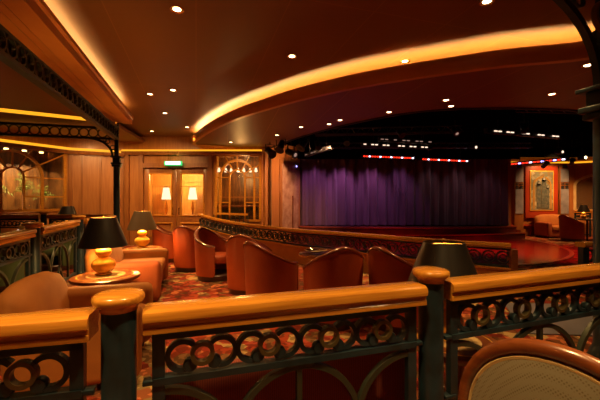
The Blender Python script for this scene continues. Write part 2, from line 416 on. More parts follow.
struct(MB().sweep([(-.02,3.0),(.02,3.0),(.02,3.345),(-.02,3.345)],[Vector((8.0,12.75,0)),Vector((10.5,12.75,0)),Vector((12.9,10.9,0))]).build('trim_14','void',smooth=0))
# wall cove lines
def coveline(pts,label,m,z=2.86,h=.05):
    mb=MB(); mb.sweep([(0,z-.10),(-.12,z-.10),(-.16,z-.02),(-.16,z),(0,z)],pts); struct(mb.build('trim_7','trim_wood'))
    o=MB().sweep([(-.03,z+.005),(-.13,z+.005),(-.13,z+.005+h),(-.03,z+.005+h)],pts).build('cove_light',m); tag(o,label,'light')
def P3(p): return Vector((p[0],p[1],0))
coveline([P3(A),P3(B),P3(Cc)],'glowing yellow cove line on the cornice above the arched garden window','cove_line',2.84,.07)
coveline([P3(Cc),P3(D),P3(E)],'glowing orange cove line on the cornice above the double doors','cove_line',2.90,.05)
coveline([P3(Rr),P3(S),P3(T)],'glowing orange cove line on the cornice of the far right alcove','cove_line',2.82,.06)

# ------------------------------------------------------------------ arched windows
def grille(parent,width,z0,z1,R,r,zs,cx=0,name='frame'):
    mb=MB(); t=.045
    for x in (-width/2,width/2): mb.box((x,0,(z0+z1)/2),(.07,.07,z1-z0))
    for z in (z0,z1): mb.box((0,0,z),(width,.07,.07))
    mb.ring((cx,-.02,zs),R,.06,t*1.5,0,pi); mb.ring((cx,-.02,zs),r,.05,t,0,pi)
    for x,rr in ((cx-R,1.5),(cx+R,1.5),(cx-r,1),(cx+r,1)): mb.box((x,-.02,(z0+zs)/2),(t*rr,.055,zs-z0))
    for a in (30,60,90,120,150):
        a=radians(a); r1=(R if a!=pi/2 else (z1-zs)); r1=min((z1-zs)/sin(a),(width/2-cx if cos(a)>0 else width/2+cx)/max(.01,abs(cos(a))))
        if r1>r: mb.bar([(cx+r*cos(a),-.01,zs+r*sin(a)),(cx+r1*cos(a),-.01,zs+r1*sin(a))],.04,.035)
    zt=z0+(zs-z0)*.42
    for z in (zs,zt):
        for x0,x1 in ((-width/2,cx-R),(cx+R,width/2),(cx-R,cx-r),(cx+r,cx+R)):
            if x1-x0>.05: mb.box(((x0+x1)/2,0,z),(x1-x0,.04,.035))
    return mb.build(name,'rail_wood',parent)
# window_1: garden with palms
mid=ab((W0+W1)/2); WW=W1-W0
w1=thing('window_1','large arched window in gilt mullions with palms behind, at far left','window',(mid[0],mid[1],0),atan2(dirAB.y,dirAB.x)); w1['kind']='structure'
grille(w1,WW-.07,1.12,2.78,.66,.24,2.0,WW/2-1.28)
MB().box((0,.03,1.95),(WW-.1,.01,1.68)).build('pane','glass',w1,0)
mb=MB(); mb.box((0,1.15,1.9),(WW+.3,.05,2.2)); 
for s_ in (-1,1): mb.box((s_*(WW/2+.1),.62,1.9),(.05,1.0,2.2))
mb.box((0,.62,.98),(WW+.3,1.05,.05)); mb.box((0,.62,2.9),(WW+.3,1.05,.05))
rec=mb.build('recess','bar_back',w1,0); rec['label']='dark planted recess behind the glass'
Tw=Matrix.Translation((mid[0],mid[1],0))@Matrix.Rotation(atan2(dirAB.y,dirAB.x),4,'Z')
for i,(x,h,lab) in enumerate(((-.82,1.3,'leafy palm left of the arch behind the arched garden window'),(-.22,1.15,'dense palm behind the inner arch of the arched garden window'),(.36,1.35,'tall feathery palm at the right edge behind the arched garden window'),(.86,1.0,'short palm in the right corner behind the arched garden window'))):
    pl=thing('palm',lab,'plant',Tw@Vector((x,.62,1.01)),random.random()*6,'palms behind the arched window')
    MB().lathe([(.08,0),(.11,.14),(.12,.16)],(0,0,0),14).build('pot','dark_wood',pl)
    MB().tube([(0,0,.14),(.01,0,h*.5),(0,.01,h*.75)],[.025,.02,.012],7).build('trunk','trim_wood',pl)
    mb=MB()
    for f in range(16):
        an=f*2.4; el=.5+random.random()*.8; z0=h*(.45+.3*random.random()); ln=.42
        dv=Vector((cos(an)*cos(el),sin(an)*cos(el),sin(el))); pts=[]
        for q in range(6):
            t=q/5; pts.append(Vector((0,0,z0))+dv*ln*t+Vector((0,0,-.28*t*t)))
        sd=Vector((-sin(an),cos(an),0))
        for q in range(1,6):
            for sg in (-1,1):
                a0=pts[q-1]; lf=pts[q]+sd*sg*.13*(1.15-q/6)+Vector((0,0,-.06)); 
                v_=[mb.bm.verts.new(x_) for x_ in (a0,pts[q]*.5+a0*.5,lf)]; mb.bm.faces.new(v_)
    mb.build('fronds','palm',pl,0)
for i,x in enumerate((-.55,-.15,.25,.65)):
    o=MB().cyl((0,0,-.02),.05,.03,14).build('display_lamp','bulb'); o.matrix_world=Tw@Matrix.Translation((x,.3,2.74))
    tag(o,'small bright display lamp over the palms, '+['first','second','third','fourth'][i]+' from the left','light','display lamps over the palms')
    light('display_spot','SPOT',(Tw@Vector((x,.3,2.68))),130,(1,.75,.4),target=Tw@Vector((x,.85,1.6)),spot_size=1.6,shadow_soft_size=.04)
p=thing('garden_cylinder','narrow glowing white cylinder behind the inner arch of the arched garden window','lamp',Tw@Vector((-.42,.95,1.01)))  # glowing white cylinder on a brass foot
MB().lathe([(.05,.12),(.045,.62)],(0,0,0),12).build('lamp_shade','white_shade',p); MB().lathe([(.08,0),(.08,.02),(.02,.03),(.02,.12)],(0,0,0),12).build('base','brass',p)
# window_2: a mirror, with a made-up bar behind imitating its reflections
w2=thing('window_2','arched gilt mirror built as a window onto a made-up bar, right of the double doors','window',((D[0]+E[0])/2,10.6,0)); w2['kind']='structure'
grille(w2,1.38,.76,2.80,.53,.24,2.1,-.02)
MB().box((0,.03,1.78),(1.36,.01,2.04)).build('pane','glass',w2,0)
mb=MB(); mb.box((0,1.5,1.7),(2.2,.05,2.6))
for s_ in (-1,1): mb.box((s_*1.0,.8,1.7),(.05,1.4,2.6))
mb.box((0,.8,.5),(2.0,1.4,.05)); mb.box((0,.8,2.95),(2.0,1.4,.05))
mb.build('recess','bar_back',w2,0)
bc=thing('reflected_counter','dark counter imitating reflections in the arched window right of the doors','counter',(-1.93,11.5,.525))
MB().box((0,0,.32),(1.7,.45,.64),bev=.01).build('cabinet','black_gloss',bc); MB().box((0,-.02,.665),(1.75,.55,.05),bev=.015).build('worktop','dark_wood',bc)
MB().box((0,.3,1.5-.525),(1.6,.12,.03)).build('shelf','trim_wood',bc)
for i in range(8):  # pendants added to imitate lights reflected in the mirror
    p=thing('reflected_pendant','small glowing pendant imitating a reflected light behind the arched bar window','lamp',(-1.93-.7+i*.2,11.05+.1*(i%2),2.35),0,'pendants imitating reflected lights')
    MB().lathe([(.02,.1),(.045,.02),(.05,-.02),(.035,-.04)],(0,0,0),12).build('lamp_shade','white_shade',p); MB().tube([(0,0,.1),(0,0,.57)],.004,5).build('cord','black',p)
light('bar_glow','POINT',(-1.93,11.0,2.2),70,(1,.6,.25),shadow_soft_size=.1)

# double doors
for i,(x0,x1,hs,nm) in enumerate(((DX0,(DX0+DX1)/2,1,'door_1'),((DX0+DX1)/2,DX1,-1,'door_2'))):
    w_=x1-x0-.01; xc=(x0+x1)/2
    dr=thing(nm,('left' if i==0 else 'right')+' leaf of the wooden double doors with a big glass panel','door',(xc,10.63,0)); dr['kind']='structure'
    mb=MB()
    for s_ in (-1,1): mb.box((s_*(w_/2-.075),0,DH/2),(.15,.06,DH-.02),bev=.006)
    mb.box((0,0,DH-.11),(w_-.29,.055,.2),bev=.006); mb.box((0,0,.14),(w_-.29,.055,.26),bev=.006); mb.box((0,0,.8),(w_-.29,.055,.2),bev=.006)
    mb.build('frame','trim_wood',dr)
    MB().box((0,.01,.48),(w_-.28,.03,.46),bev=.012).build('panel','wall_wood',dr)
    MB().box((0,.0,1.57),(w_-.28,.01,1.36)).build('pane','glass',dr,0)
    mb=MB()
    for q,(pw,z0,z1) in enumerate(((w_-.27,.92,2.22),(w_-.27,.28,.68))):
        for sx in (-1,1): mb.box((sx*pw/2,-.035,(z0+z1)/2),(.045,.03,z1-z0+.045),bev=.01)
        for zz in (z0,z1): mb.box((0,-.035,zz),(pw,.03,.045),bev=.01)
    mb.build('molding','rail_wood',dr)
    MB().tube([(hs*(w_/2-.09),-.04,.94),(hs*(w_/2-.09),-.09,.96),(hs*(w_/2-.09),-.09,1.16),(hs*(w_/2-.09),-.04,1.18)],.012,8).build('handle','brass',dr)
    MB().box((hs*(w_/2-.17),-.035,.90),(.22,.02,.03),bev=.008).build('kick_scroll','rail_wood',dr)
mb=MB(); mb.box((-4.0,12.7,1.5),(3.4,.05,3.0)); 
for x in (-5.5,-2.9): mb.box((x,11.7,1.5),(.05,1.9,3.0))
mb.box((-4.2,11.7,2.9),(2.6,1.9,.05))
for zz in (1.95,2.1,2.32): mb.box((-4.2,12.64,zz),(2.6,.06,.05))  # added bars imitate dark bands reflected in the door glass
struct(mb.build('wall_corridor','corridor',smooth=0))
for x,y,z,lab in ((-4.80,12.2,1.25,'white shaded lamp imitating a reflection in the left door pane'),(-3.85,12.2,1.25,'white shaded lamp imitating a reflection in the right door pane'),(-3.45,12.4,1.2,'narrow white lamp imitating a reflection at the right edge of the right door pane')):
    p=thing('reflected_lamp',lab,'lamp',(x,y,0))  # lamps added in place of lamp reflections in the door glass
    if z==1.2: MB().lathe([(.06,1.15),(.06,1.65)],(0,0,0),12).build('lamp_shade','white_shade',p); MB().lathe([(.08,0),(.08,.02),(.015,.04),(.015,1.15)],(0,0,0),12).build('base','brass',p)
    else:
        MB().lathe([(.16,1.42),(.10,1.84)],(0,0,0),18).build('lamp_shade','white_shade',p); MB().lathe([(.16,0),(.16,.02),(.02,.05),(.02,.9),(.06,1.1),(.02,1.40)],(0,0,0),16).build('base','brass',p)
light('corridor_glow','POINT',(-4.1,11.5,2.3),190,(1,.62,.25),shadow_soft_size=.2)
# exit sign
ex=thing('exit_sign','glowing green and white exit sign over the double doors','sign',(-3.87,10.38,2.46))
MB().box((0,0,.06),(.54,.06,.13),bev=.01).build('housing','sign_green',ex); MB().box((0,-.033,.065),(.46,.01,.10)).build('face','sign_face',ex)
for hx in (-.15,.15): MB().cyl((hx,0,.12),.008,.32,6).build('hanger','brass',ex)
light('exit_glow','POINT',(-3.87,10.2,2.62),.25,(.1,1,.3),shadow_soft_size=.1)

# pilaster and marble panel beside the curtain (wall E-G)
dg=(Vector(G)-Vector(E)).normalized(); LG=(Vector(G)-Vector(E)).length; ng=Vector((dg.y,-dg.x)); rg=atan2(dg.y,dg.x)
def eg(s,z,off): return (E[0]+dg.x*s+ng.x*off,E[1]+dg.y*s+ng.y*off,z)
struct(MB().box(eg(.46,1.45,.03),(.82,.12,2.9),rg,bev=.015).build('trim_8','wall_wood'))
mp=thing('marble_panel','tall pink beige marble panel in a wooden frame left of the curtain','panel',eg(1.60,0,.05),rg)
MB().box((0,0,1.5),(1.35,.05,2.55),bev=.01).build('frame','trim_wood',mp)
MB().box((0,-.03,1.5),(1.1,.04,2.3),bev=.01).build('slab','marble',mp)
MB().box((.12,-.065,.95),(.05,.03,1.2),bev=.005).build('bar','dark_wood',mp)

# ------------------------------------------------------------------ stage and curtain
sc=Vector((3.9,22.5))
def arcpts(R,x0,x1,n=40):
    out=[]
    for k_ in range(n+1):
        x=x0+(x1-x0)*k_/n; out.append((x,sc.y-sqrt(R*R-(x-sc.x)**2)))
    return out
mb=MB(); mb.prism(arcpts(10.75,-.5,8.0)+[(8.0,13.25),(-.2,13.0)],.012,.40); struct(mb.build('stage','stage_wood',smooth=0))
struct(MB().sweep([(.10,.40),(-.03,.40),(-.03,.445),(.10,.445)],[Vector((p[0],p[1],0)) for p in arcpts(10.75,-.5,8.0)]).build('trim_9','stage_edge'))
mb=MB(); mb.prism(arcpts(11.15,-.7,8.05)+[(8.05,12.9),(-.4,12.4)],.012,.20); struct(mb.build('stage_step','stage_wood',smooth=0))
struct(MB().sweep([(.10,.20),(-.03,.20),(-.03,.235),(.10,.235)],[Vector((p[0],p[1],0)) for p in arcpts(11.15,-.7,8.05)]).build('trim_10','stage_edge'))
mb=MB(); nx=420; nz=10; rows=[]
ph=[random.uniform(0,6) for _ in range(4)]
for j in range(nz+1):
    z=.45+(2.99-.45)*j/nz; row=[]
    for i in range(nx+1):
        x=-.02+8.0*i/nx; q=x+.05*sin(x*1.7+ph[0])
        a=.085*sin(q*19+1.8*sin(q*2.1+ph[1]))+.035*sin(q*37+ph[2]+sin(q*3.3))+.05*sin(q*6.3+ph[3])
        a*=(1.0-.35*j/nz)+.1*sin(q*5+z*1.1)
        row.append(mb.bm.verts.new((x,12.78+.02*x+a,z)))
    rows.append(row)
for a,b in zip(rows,rows[1:]):
    for i in range(nx): mb.bm.faces.new((a[i],a[i+1],b[i+1],b[i]))
cur=mb.build('stage_curtain','velvet',None,80); tag(cur,'wide purple velvet stage curtain hanging closed in deep folds','curtain')
struct(MB().box((4.0,12.55,3.12),(8.2,.05,.42)).build('trim_11','void'))

# ------------------------------------------------------------------ rigging
def led_bar(p0,p1,label,pattern,s=.055):
    p0,p1=Vector(p0),Vector(p1); L=(p1-p0).length; rz=atan2(p1.y-p0.y,p1.x-p0.x)
    t=thing('stage_light_bar',label,'stage light',(p0+p1)/2,rz,'stage light bars over the stage')
    t.rotation_euler=(0,-math.asin((p1.z-p0.z)/L),rz)
    MB().box((0,.06,.02),(L+.08,.12,.12),bev=.01).build('housing','black',t)
    n=len(pattern)
    for i,ch in enumerate(pattern):
        if ch=='_': continue
        mm={'r':'lens_red','w':'lens_white','o':'lens_warm','b':'lens_blue','d':'lens_dim'}[ch]
        MB().box((-L/2+L*(i+.5)/n,-.015,.01),(L/n*.72,.03,s),bev=.01,seg=2).build('lens',mm,t)
    zt=CZ-.02-t.location.z
    for hx in (-L*.35,L*.35): MB().cyl((hx,.08,.05),.012,zt,6).build('hanger','black',t)
    return t
led_bar(at(363,156.5,11.8),at(414,158.5,11.8),'red and white stage light bar above the curtain, left of two','rrwrrrwrrrwrrrwrrrw',.045)
led_bar(at(422,159.5,11.8),at(468,161.5,11.8),'red and white stage light bar above the curtain, right of two','rrwrrrwrrrwrrrwrrw',.045)
led_bar(at(363,144.5,9.4),at(432,148,9.4),'warm white light bar of wide spaced lamps, higher and nearer than the red bars','o_oo_oo__oo_oo_oo_',.028)
led_bar(at(380,139.5,9.2),at(432,142.5,9.2),'dim thin light bar hanging just above the warm white bar','dd_d_dd_dd_d',.02)
led_bar(at(489,131,8.0),at(562,137.3,8.9),'warm white light bar slanting over the right of the stage','_oo_oo__oo__oo__oo_',.028)
led_bar(at(511,164.5,12.2),at(566,159.5,10.6),'red and blue light bar in front of the far right alcove','rrbrrwrrbrrbrw',.045)
led_bar(at(305,155.5,10.6),at(329,148,9.8),'dim slanting light bar over the left end of the curtain','d_dd_d_d',.016)
tr=0
def truss(p0,p1,label):
    p0,p1=Vector(p0),Vector(p1); L=(p1-p0).length
    t=thing('lighting_truss',label,'truss',(p0+p1)/2,atan2(p1.y-p0.y,p1.x-p0.x))
    mb=MB()
    for y,z in ((-.1,0),(.1,0),(0,.16)): mb.tube([(-L/2,y,z),(L/2,y,z)],.018,7)
    mb.build('chord','black_gloss',t)
    mb=MB(); k_=int(L/.25)
    for i in range(k_):
        x=-L/2+L*i/k_; x2=x+L/k_
        mb.tube([(x,-.1,0),(x2,.1,0)],.009,5); mb.tube([(x,-.1,0),((x+x2)/2,0,.16),(x2,-.1,0)],.009,5)
    mb.build('bracing','black_gloss',t)
    zt=CZ-.03-t.location.z
    for hx in (-L*.35,L*.35): MB().cyl((hx,0,.15),.012,zt-.15,6).build('hanger','black',t)
truss((.4,9.0,3.12),(4.1,8.6,3.12),'black lighting truss across the middle of the stage ceiling')
truss((4.2,6.5,3.12),(8.4,6.95,3.12),'black lighting truss slanting over the right of the stage')
truss((.5,11.2,3.12),(7.6,11.2,3.12),'black lighting truss just in front of the curtain')
def spot(loc,rz,tilt,label,m='lens_dim',sc_=1):
    t=thing('stage_spotlight',label,'stage light',loc,rz,'spotlights hung over the stage'); sc_=1.15 if loc[0]<.2 else .75; t.scale=(sc_,)*3
    Tm=Matrix.Rotation(tilt,4,'X')
    MB().lathe([(.05,-.16),(.08,-.12),(.085,.10),(.11,.13),(.11,.15)],(0,0,0),16,True,Tm@Matrix.Rotation(-pi/2,4,'X').inverted()).build('can','black_gloss',t)
    MB().lathe([(.05,.152),(.05,.158)],(0,0,0),16,True,Tm@Matrix.Rotation(-pi/2,4,'X').inverted()).build('lens',m,t)
    mb=MB(); mb.bar([(-.12,0,0),(-.12,0,.18),(.12,0,.18),(.12,0,0)],.03,.012); mb.build('yoke','black',t)
    MB().cyl((0,0,.18),.012,max(.05,(CZ-.03-loc[2])/sc_-.18),7).build('hanger','black',t)
for px,py,Y,rz,tl,lab,m in (
  (270,152,9.6,.6,.6,'black spotlight hung left of the stage, leftmost of the cluster','black'),
  (281,146,9.2,-.4,.9,'black spotlight in the left cluster, beside the leftmost one','black'),
  (291,153,9.6,.9,.4,'black spotlight hanging lowest in the left cluster, by the marble panel','lens_dim'),
  (303,144,9.0,-.8,.9,'black spotlight at the right end of the left cluster','black'),
  (318,146,9.6,.2,.7,'black spotlight left of the slanting dim light bar, over the curtain','black'),
  (347,141,8.6,-.2,.8,'black spotlight left of the white light bar','black'),
  (455,131,8.3,.2,.8,'black spotlight with a faint warm glow near the middle of the rig','lens_dim'),
  (473,147,9.6,.3,.2,'black spotlight glowing orange right of the red light bars','lens_warm'),
  (545,165,10.6,.3,-.7,'black spotlight hanging low before the art panel','black'),
  (559,152,10.0,.2,.1,'black spotlight glowing orange above the art panel','lens_warm'),
  (572,162,10.9,-.5,-.6,'black spotlight hanging low right of the art panel','black'),
  (582,158,9.8,.1,.0,'bright white spotlight at the right edge of the rig near the column','bulb'),
  (524,128,7.6,-.3,.8,'black spotlight near the right end of the nearest truss','black'),
  (400,133,8.2,.4,.8,'black spotlight above the middle of the white light bar','black')):
    spot(at(px,py,Y),rz,tl,lab,m)
o=MB().lathe([(.03,-.01),(.03,.015)],(0,0,0),12,True,Matrix.Rotation(pi/2,4,'X')).build('wall_spot','lens_blue'); o.location=eg(2.0,2.62,.10); tag(o,'tiny violet wall spot at the top right of the marble panel','light')

# ------------------------------------------------------------------ downlights
def downlight(px,py,z,label,energy=28,ang=1.5,r=.042):
    p=onz(px,py,z) if py<200 else Vector((px,py,z))
    t=thing('downlight',label,'light',(p.x,p.y,z),0,'recessed ceiling downlights')
    MB().lathe([(r,-.004),(r*1.7,-.012),(r*1.75,0)],(0,0,0),20,False).build('trim_ring','brass',t)
    MB().lathe([(r*.98,-.006),(r*.98,-.002)],(0,0,0),16).build('lamp','down',t)
    if energy: light('downlight_beam','SPOT',(0,0,-.03),energy,(1,.55,.18),t,spot_size=ang,spot_blend=.7,shadow_soft_size=.05)
E0=215
for px,py,lab,e in ((177,9,'ceiling downlight nearest the camera, at the top left of the view',E0),(292,56,'ceiling downlight alone in mid ceiling, left of the curved glow',E0),
  (173,90,'ceiling downlight, right one of the pair over the table lamps',E0),(150,94,'ceiling downlight, left one of the pair over the table lamps',E0),
  (165,113,'ceiling downlight just beyond the pair over the table lamps',E0),(187,127,'ceiling downlight near the left tip of the curved soffit',E0),
  (152,131,'faint ceiling downlight over the double doors, leftmost',E0*.7),(487,1,'ceiling downlight cut by the top edge of the view',E0),(405,61,'ceiling downlight touching the curved cove glow',E0*.6)):
    downlight(px,py,CZ,lab,e)
for px,py,lab,e in ((389,112,'soffit downlight alone nearest the middle of the black rig edge',E0*.4),(340,120,'soffit downlight, right one of the close pair left of the rig',E0*.5),(329,124,'soffit downlight, left one of the close pair left of the rig',E0*.5),
  (301,127,'soffit downlight left of the close pair',E0*.5),(277,135,'soffit downlight over the pilaster by the arched bar window',E0*.6),(231,142,'soffit downlight before the arched bar window',E0*.6),
  (446,100,'soffit downlight, upper one of the pair above the stage',E0*.25),(451,106,'soffit downlight, lower one of the pair above the stage',E0*.25),(552,94,'soffit downlight at the right near the column bracket',E0*.3),(588,65,'soffit downlight at the far right beside the column arch',E0*.3)):
    downlight(px,py,ZB,lab,e)
# those behind and beside the camera, outside the picture
for x,y,e in ((-1.6,.7,150),(.2,.9,110),(1.9,1.2,80)):
    light('downlight_beam','SPOT',(x,y,CZ-.03),e*3.2,(1,.58,.20),spot_size=1.5,spot_blend=.8,shadow_soft_size=.05)

# ------------------------------------------------------------------ foreground railing
RAILP=[(-.062,-.012),(.062,-.012),(.062,.010),(.058,.014),(.058,.030),(.064,.036),(.072,.040),(.074,.062),(.068,.078),(.050,.088),(-.050,.088),(-.068,.078),(-.074,.062),(-.072,.040),(-.064,.036),(-.058,.030),(-.058,.014),(-.062,.010)]
def railing(name,label,p0,p1,units=4,ztop=.95,full=True,group='railings of the lounge',mw='rail_wood'):
    p0,p1=Vector((p0[0],p0[1],0)),Vector((p1[0],p1[1],0)); L=(p1-p0).length
    t=thing(name,label,'railing',p0,atan2(p1.y-p0.y,p1.x-p0.x),group)
    zb=ztop-.088
    MB().sweep([(d_,zb+z_) for d_,z_ in RAILP],[(0,0,0),(L,0,0)]).build('top_rail',mw,t)
    a,b=.035,L-.035; zt=zb-.012; zl=ztop-.318
    mb=MB(); mb.box((L/2,0,zt-.022),(b-a,.035,.044)); mb.box((L/2,0,zl),(b-a,.05,.03))
    for x in (a+.02,b-.02): mb.box((x,0,zt/2+.02),(.05,.035,zt-.04))
    mb.box((L/2,0,.10),(b-a,.04,.04))
    for x in (a-.005,b+.005):
        for z in (.30,zl): mb.box((x,0,z),(.075,.045,.022),bev=.005)
    mb.build('frame','iron',t)
    x0=a+.05; UW=(b-a-.1)/units; zc=(zl+.015+zt-.044)/2; hh=(zt-.044-zl-.015)/2; Rb=min(hh-.008,UW*.205)
    mb=MB(); rings=[]
    for i in range(units):
        cx=x0+UW*(i+.5)
        for sg in (-1,1):
            c_=(cx+sg*UW*.278,0,zc)
            # open C-scroll whose gap points to the small ring, ball at its lower tip
            if sg<0: mb.ring(c_,Rb,.03,.021,radians(44),radians(308),26); bx=c_[0]+Rb*.52
            else: mb.ring(c_,Rb,.03,.021,radians(136),radians(-128),26); bx=c_[0]-Rb*.52
            mb.lathe([(.0,-.02),(.026,-.02),(.030,-.012),(.030,.012),(.026,.02),(.0,.02)],(bx,0,zc-Rb*.72),16,False,Matrix.Rotation(pi/2,4,'X'))
        (MB() if full else mb).ring((cx,-.012,zc+.004),Rb*.70,.034,.018,n=24) if not full else rings.append(cx)
    mb.build('scroll_lattice','iron',t)
    for cx in rings: MB().ring((cx,-.012,zc+.004),Rb*.70,.034,.018,n=24).build('ring','iron_ring',t)
    if full:
        mb=MB(); r=L/4-.02; zs=zl-.02-r; q=(b-a)/4
        mb.ring((a+.04,0,zs),q-.03,.03,.028,0,pi/2,14); mb.ring((L/2,0,zs),q-.01,.03,.028,0,pi,28); mb.ring((b-.04,0,zs),q-.03,.03,.028,pi/2,pi,14)
        for x in (a+q,b-q): mb.box((x,0,zs/2+.05),(.03,.03,zs-.08))
        mb.box((L/2,0,(zl+.1)/2+.1),(.026,.026,zl-.3)); 
        for sg in (-1,1): mb.bar([(L/2,0,.36),(L/2+sg*.16,0,.12)],.026,.026)
        mb.build('arches','iron_green',t)
    return t
def post(label,x,y,h=.960,r=.066,group='round topped railing posts'):
    t=thing('railing_post',label,'post',(x,y,0),0,group)
    k_=r/.07
    MB().lathe([(r*1.25,0),(r*1.25,.05),(r*1.1,.08),(r,.10),(r,h)],(0,0,0),28).build('shaft','iron',t)
    MB().lathe([(r*.98,h-.012),(r*1.08,h-.010),(r*1.12,h+.006),(r*1.22,h+.013),(r*1.38,h+.019),(r*1.47,h+.028),(r*1.50,h+.038),(r*1.47,h+.048),(r*1.36,h+.056),(r*1.05,h+.061),(r*.5,h+.064),(.001,h+.065)],(0,0,0),36,False).build('cap','rail_wood',t)
    return t
railing('railing','iron scroll railing with a wooden top rail, in the lower left corner',(-2.21,1.03),(-.835,1.375))
railing('railing','long iron scroll railing with a wooden top rail, between the two round topped posts',(-.655,1.435),(.645,1.839))
railing('railing','iron scroll railing with a wooden top rail behind the checked chair',(.808,1.905),(2.24,2.42))
post('thick iron post with a round wooden cap, left of the long railing',-.745,1.40)
post('iron post with a round wooden cap, standing before the black lamp shade',.725,1.885)

# right column with bracket
def bracket_column(name,label,x,y,rz,zc,r,wd,top,side=(1,-1),extra=True):
    t=thing(name,label,'column',(x,y,0),rz); t['kind']='structure'
    MB().lathe([(r*1.5,0),(r*1.5,.12),(r*1.15,.2),(r,.24),(r,zc)],(0,0,0),20).build('shaft','iron',t)
    mb=MB(); mb.box((0,0,zc+.02),(r*2.6,r*2.6,.05),bev=.008); mb.box((0,0,zc+.075),(r*3.1,r*3.1,.05),bev=.008); mb.box((0,0,zc+.16),(r*2.2,r*2.2,.12),bev=.006); mb.box((0,0,zc+.235),(r*3.4,r*3.4,.035),bev=.008)
    mb.build('capital','iron',t)
    MB().box((0,0,(zc+.25+CZ)/2),(r*1.2,r*1.2,CZ-zc-.25)).build('upper_shaft','iron',t)
    mb=MB(); z0=zc+.25
    for s_ in side:
        a_=wd; b2=top-z0
        mb.bar([(s_*(.09+a_-a_*cos(q*pi/2/14)) ,0,z0+b2*sin(q*pi/2/14)) for q in range(15)],.05,.05)
        for q,(fx,fz,rr) in enumerate(((.035,.30,.035),(.05,.52,.05),(.30,.86,.05),(.42,.93,.04))): 
            mb.ring((s_*(.06+a_*fx*.9),0,z0+b2*fz*1.0),rr,.03,.016,n=18)
    mb.build('bracket','iron',t)
    return t
cr=bracket_column('column_right','tall green iron column with an arched bracket, at the right edge',2.475,2.745,ROT,2.06,.085,.94,3.06)
mb=MB(); mb.ring((-.10,-.05,2.84),.115,.04,.022,n=30)
for a in (90,210,330): mb.bar([(-.10,-.05,2.84),(-.10+.115*cos(radians(a)),-.05,2.84+.115*sin(radians(a)))],.03,.018)
mb.bar([(-.10,-.05,2.84),(-.10,-.05,2.725)],.03,.014)
rg_=mb.build('ring_ornament','bronze',cr); rg_['label']='bronze ring with spokes in the bracket'
# left column, iron beams
CLx,CLy=-4.42,8.2
bracket_column('column_left','slim green iron column between the left terrace and the wall panels',CLx,CLy,ROT,2.20,.07,.5,2.86,(-1,))
def iron_beam(label,p0,p1,z0,z1,rings,lattice=False):
    p0,p1=Vector((p0[0],p0[1],0)),Vector((p1[0],p1[1],0)); L=(p1-p0).length
    t=thing('trim_12',label,'beam',p0,atan2(p1.y-p0.y,p1.x-p0.x)); t['kind']='structure'
    mb=MB(); mb.box((L/2,0,z0+.025),(L,.10,.05)); mb.box((L/2,0,z1-.025),(L,.10,.05))
    mb.build('chords','iron',t)
    if not lattice: MB().box((L/2,.02,(z0+z1)/2),(L,.02,z1-z0-.08)).build('web','black_gloss',t)
    mb=MB(); R=(z1-z0)/2-.05
    for i in range(rings):
        x=L*(i+.5)/rings; mb.ring((x,-.02,(z0+z1)/2),R,.04,.022,n=16)
        if not lattice: mb.ball((x,-.05,(z0+z1)/2),.022,seg=8)
    mb.build('ring_lattice','iron_green',t)
iron_beam('dark iron beam with a row of rings running under the left bulkhead',(-2.02+.3*.9,-.9),(CLx,CLy),2.84,3.15,46)
iron_beam('iron lattice beam with open rings crossing the left terrace to the column',(-9.0,6.95),(CLx,CLy),2.84,3.14,24,True)

# left terrace railings
LZ=1.045
railing('railing','iron scroll railing at the far left, ending at the first capped post of the terrace',(-2.80,2.50),(-3.32,4.18),5,LZ)
railing('railing','iron scroll railing of the terrace between the two capped posts behind the lamps',(-3.45,4.47),(-4.02,6.1),4,LZ)
railing('railing','iron scroll railing of the terrace farthest along, running to the slim column',(-4.09,6.42),(-4.40,8.0),5,LZ)
railing('railing','iron scroll railing along the terrace back, directly below the arched window',(-7.4,8.3),(-6.42,8.38),3,LZ,False)
railing('railing','iron scroll railing along the terrace back, ending at the slim column',(-6.22,8.40),(-4.60,8.42),4,LZ,False)
post('capped post nearest on the left terrace, beside the orange chair back',-3.39,4.32,LZ+.01,.075)
post('capped terrace post just left of the big black lamp shade',-4.07,6.26,LZ+.01,.075)
post('small capped post in the back railing under the arched window',-6.32,8.39,LZ+.01,.065)

# ------------------------------------------------------------------ curved parapet in front of the dance floor
ppts=[(200,215,10.35),(220,220.5,9.75),(250,225.5,8.7),(275,228.3,8.1),(300,231,7.46),(350,234.6,6.8),(410,239.5,5.9),(460,243.2,5.4),(511,246.2,5.05)]
PP=catmull([at(*p) for p in ppts],7)
pt=thing('parapet_railing','long curved wooden parapet with iron ring lattice in front of the dance floor','railing')
MB().sweep([(-.06,-.03),(.06,-.03),(.075,.0),(.065,.04),(-.065,.04),(-.075,.0)],PP).build('top_rail','rail_wood',pt)
MB().sweep([(-.05,-.36),(.05,-.36),(.06,-.34),(.06,-.32),(-.06,-.32),(-.06,-.34)],PP).build('ledge','rail_wood',pt)
mb=MB()
top=[Vector((p.x,p.y,p.z-.36)) for p in PP]
t_=[]
for side in (-.03,.03):
    lo=[];hi=[]
    for i,p in enumerate(top):
        a=top[max(0,i-1)]; b=top[min(len(top)-1,i+1)]; t=(b-a); t.z=0; t.normalize(); nn=Vector((-t.y,t.x,0))
        lo.append(mb.bm.verts.new((p.x+nn.x*side,p.y+nn.y*side,0))); hi.append(mb.bm.verts.new(p+nn*side))
    for i in range(len(lo)-1): mb.bm.faces.new((lo[i],lo[i+1],hi[i+1],hi[i]))
mb.build('panel','club',pt)
mb=MB(); mb2=mb
PL=resample(PP,400); Ls=[0]
for a,b in zip(PL,PL[1:]): Ls.append(Ls[-1]+(b-a).length)
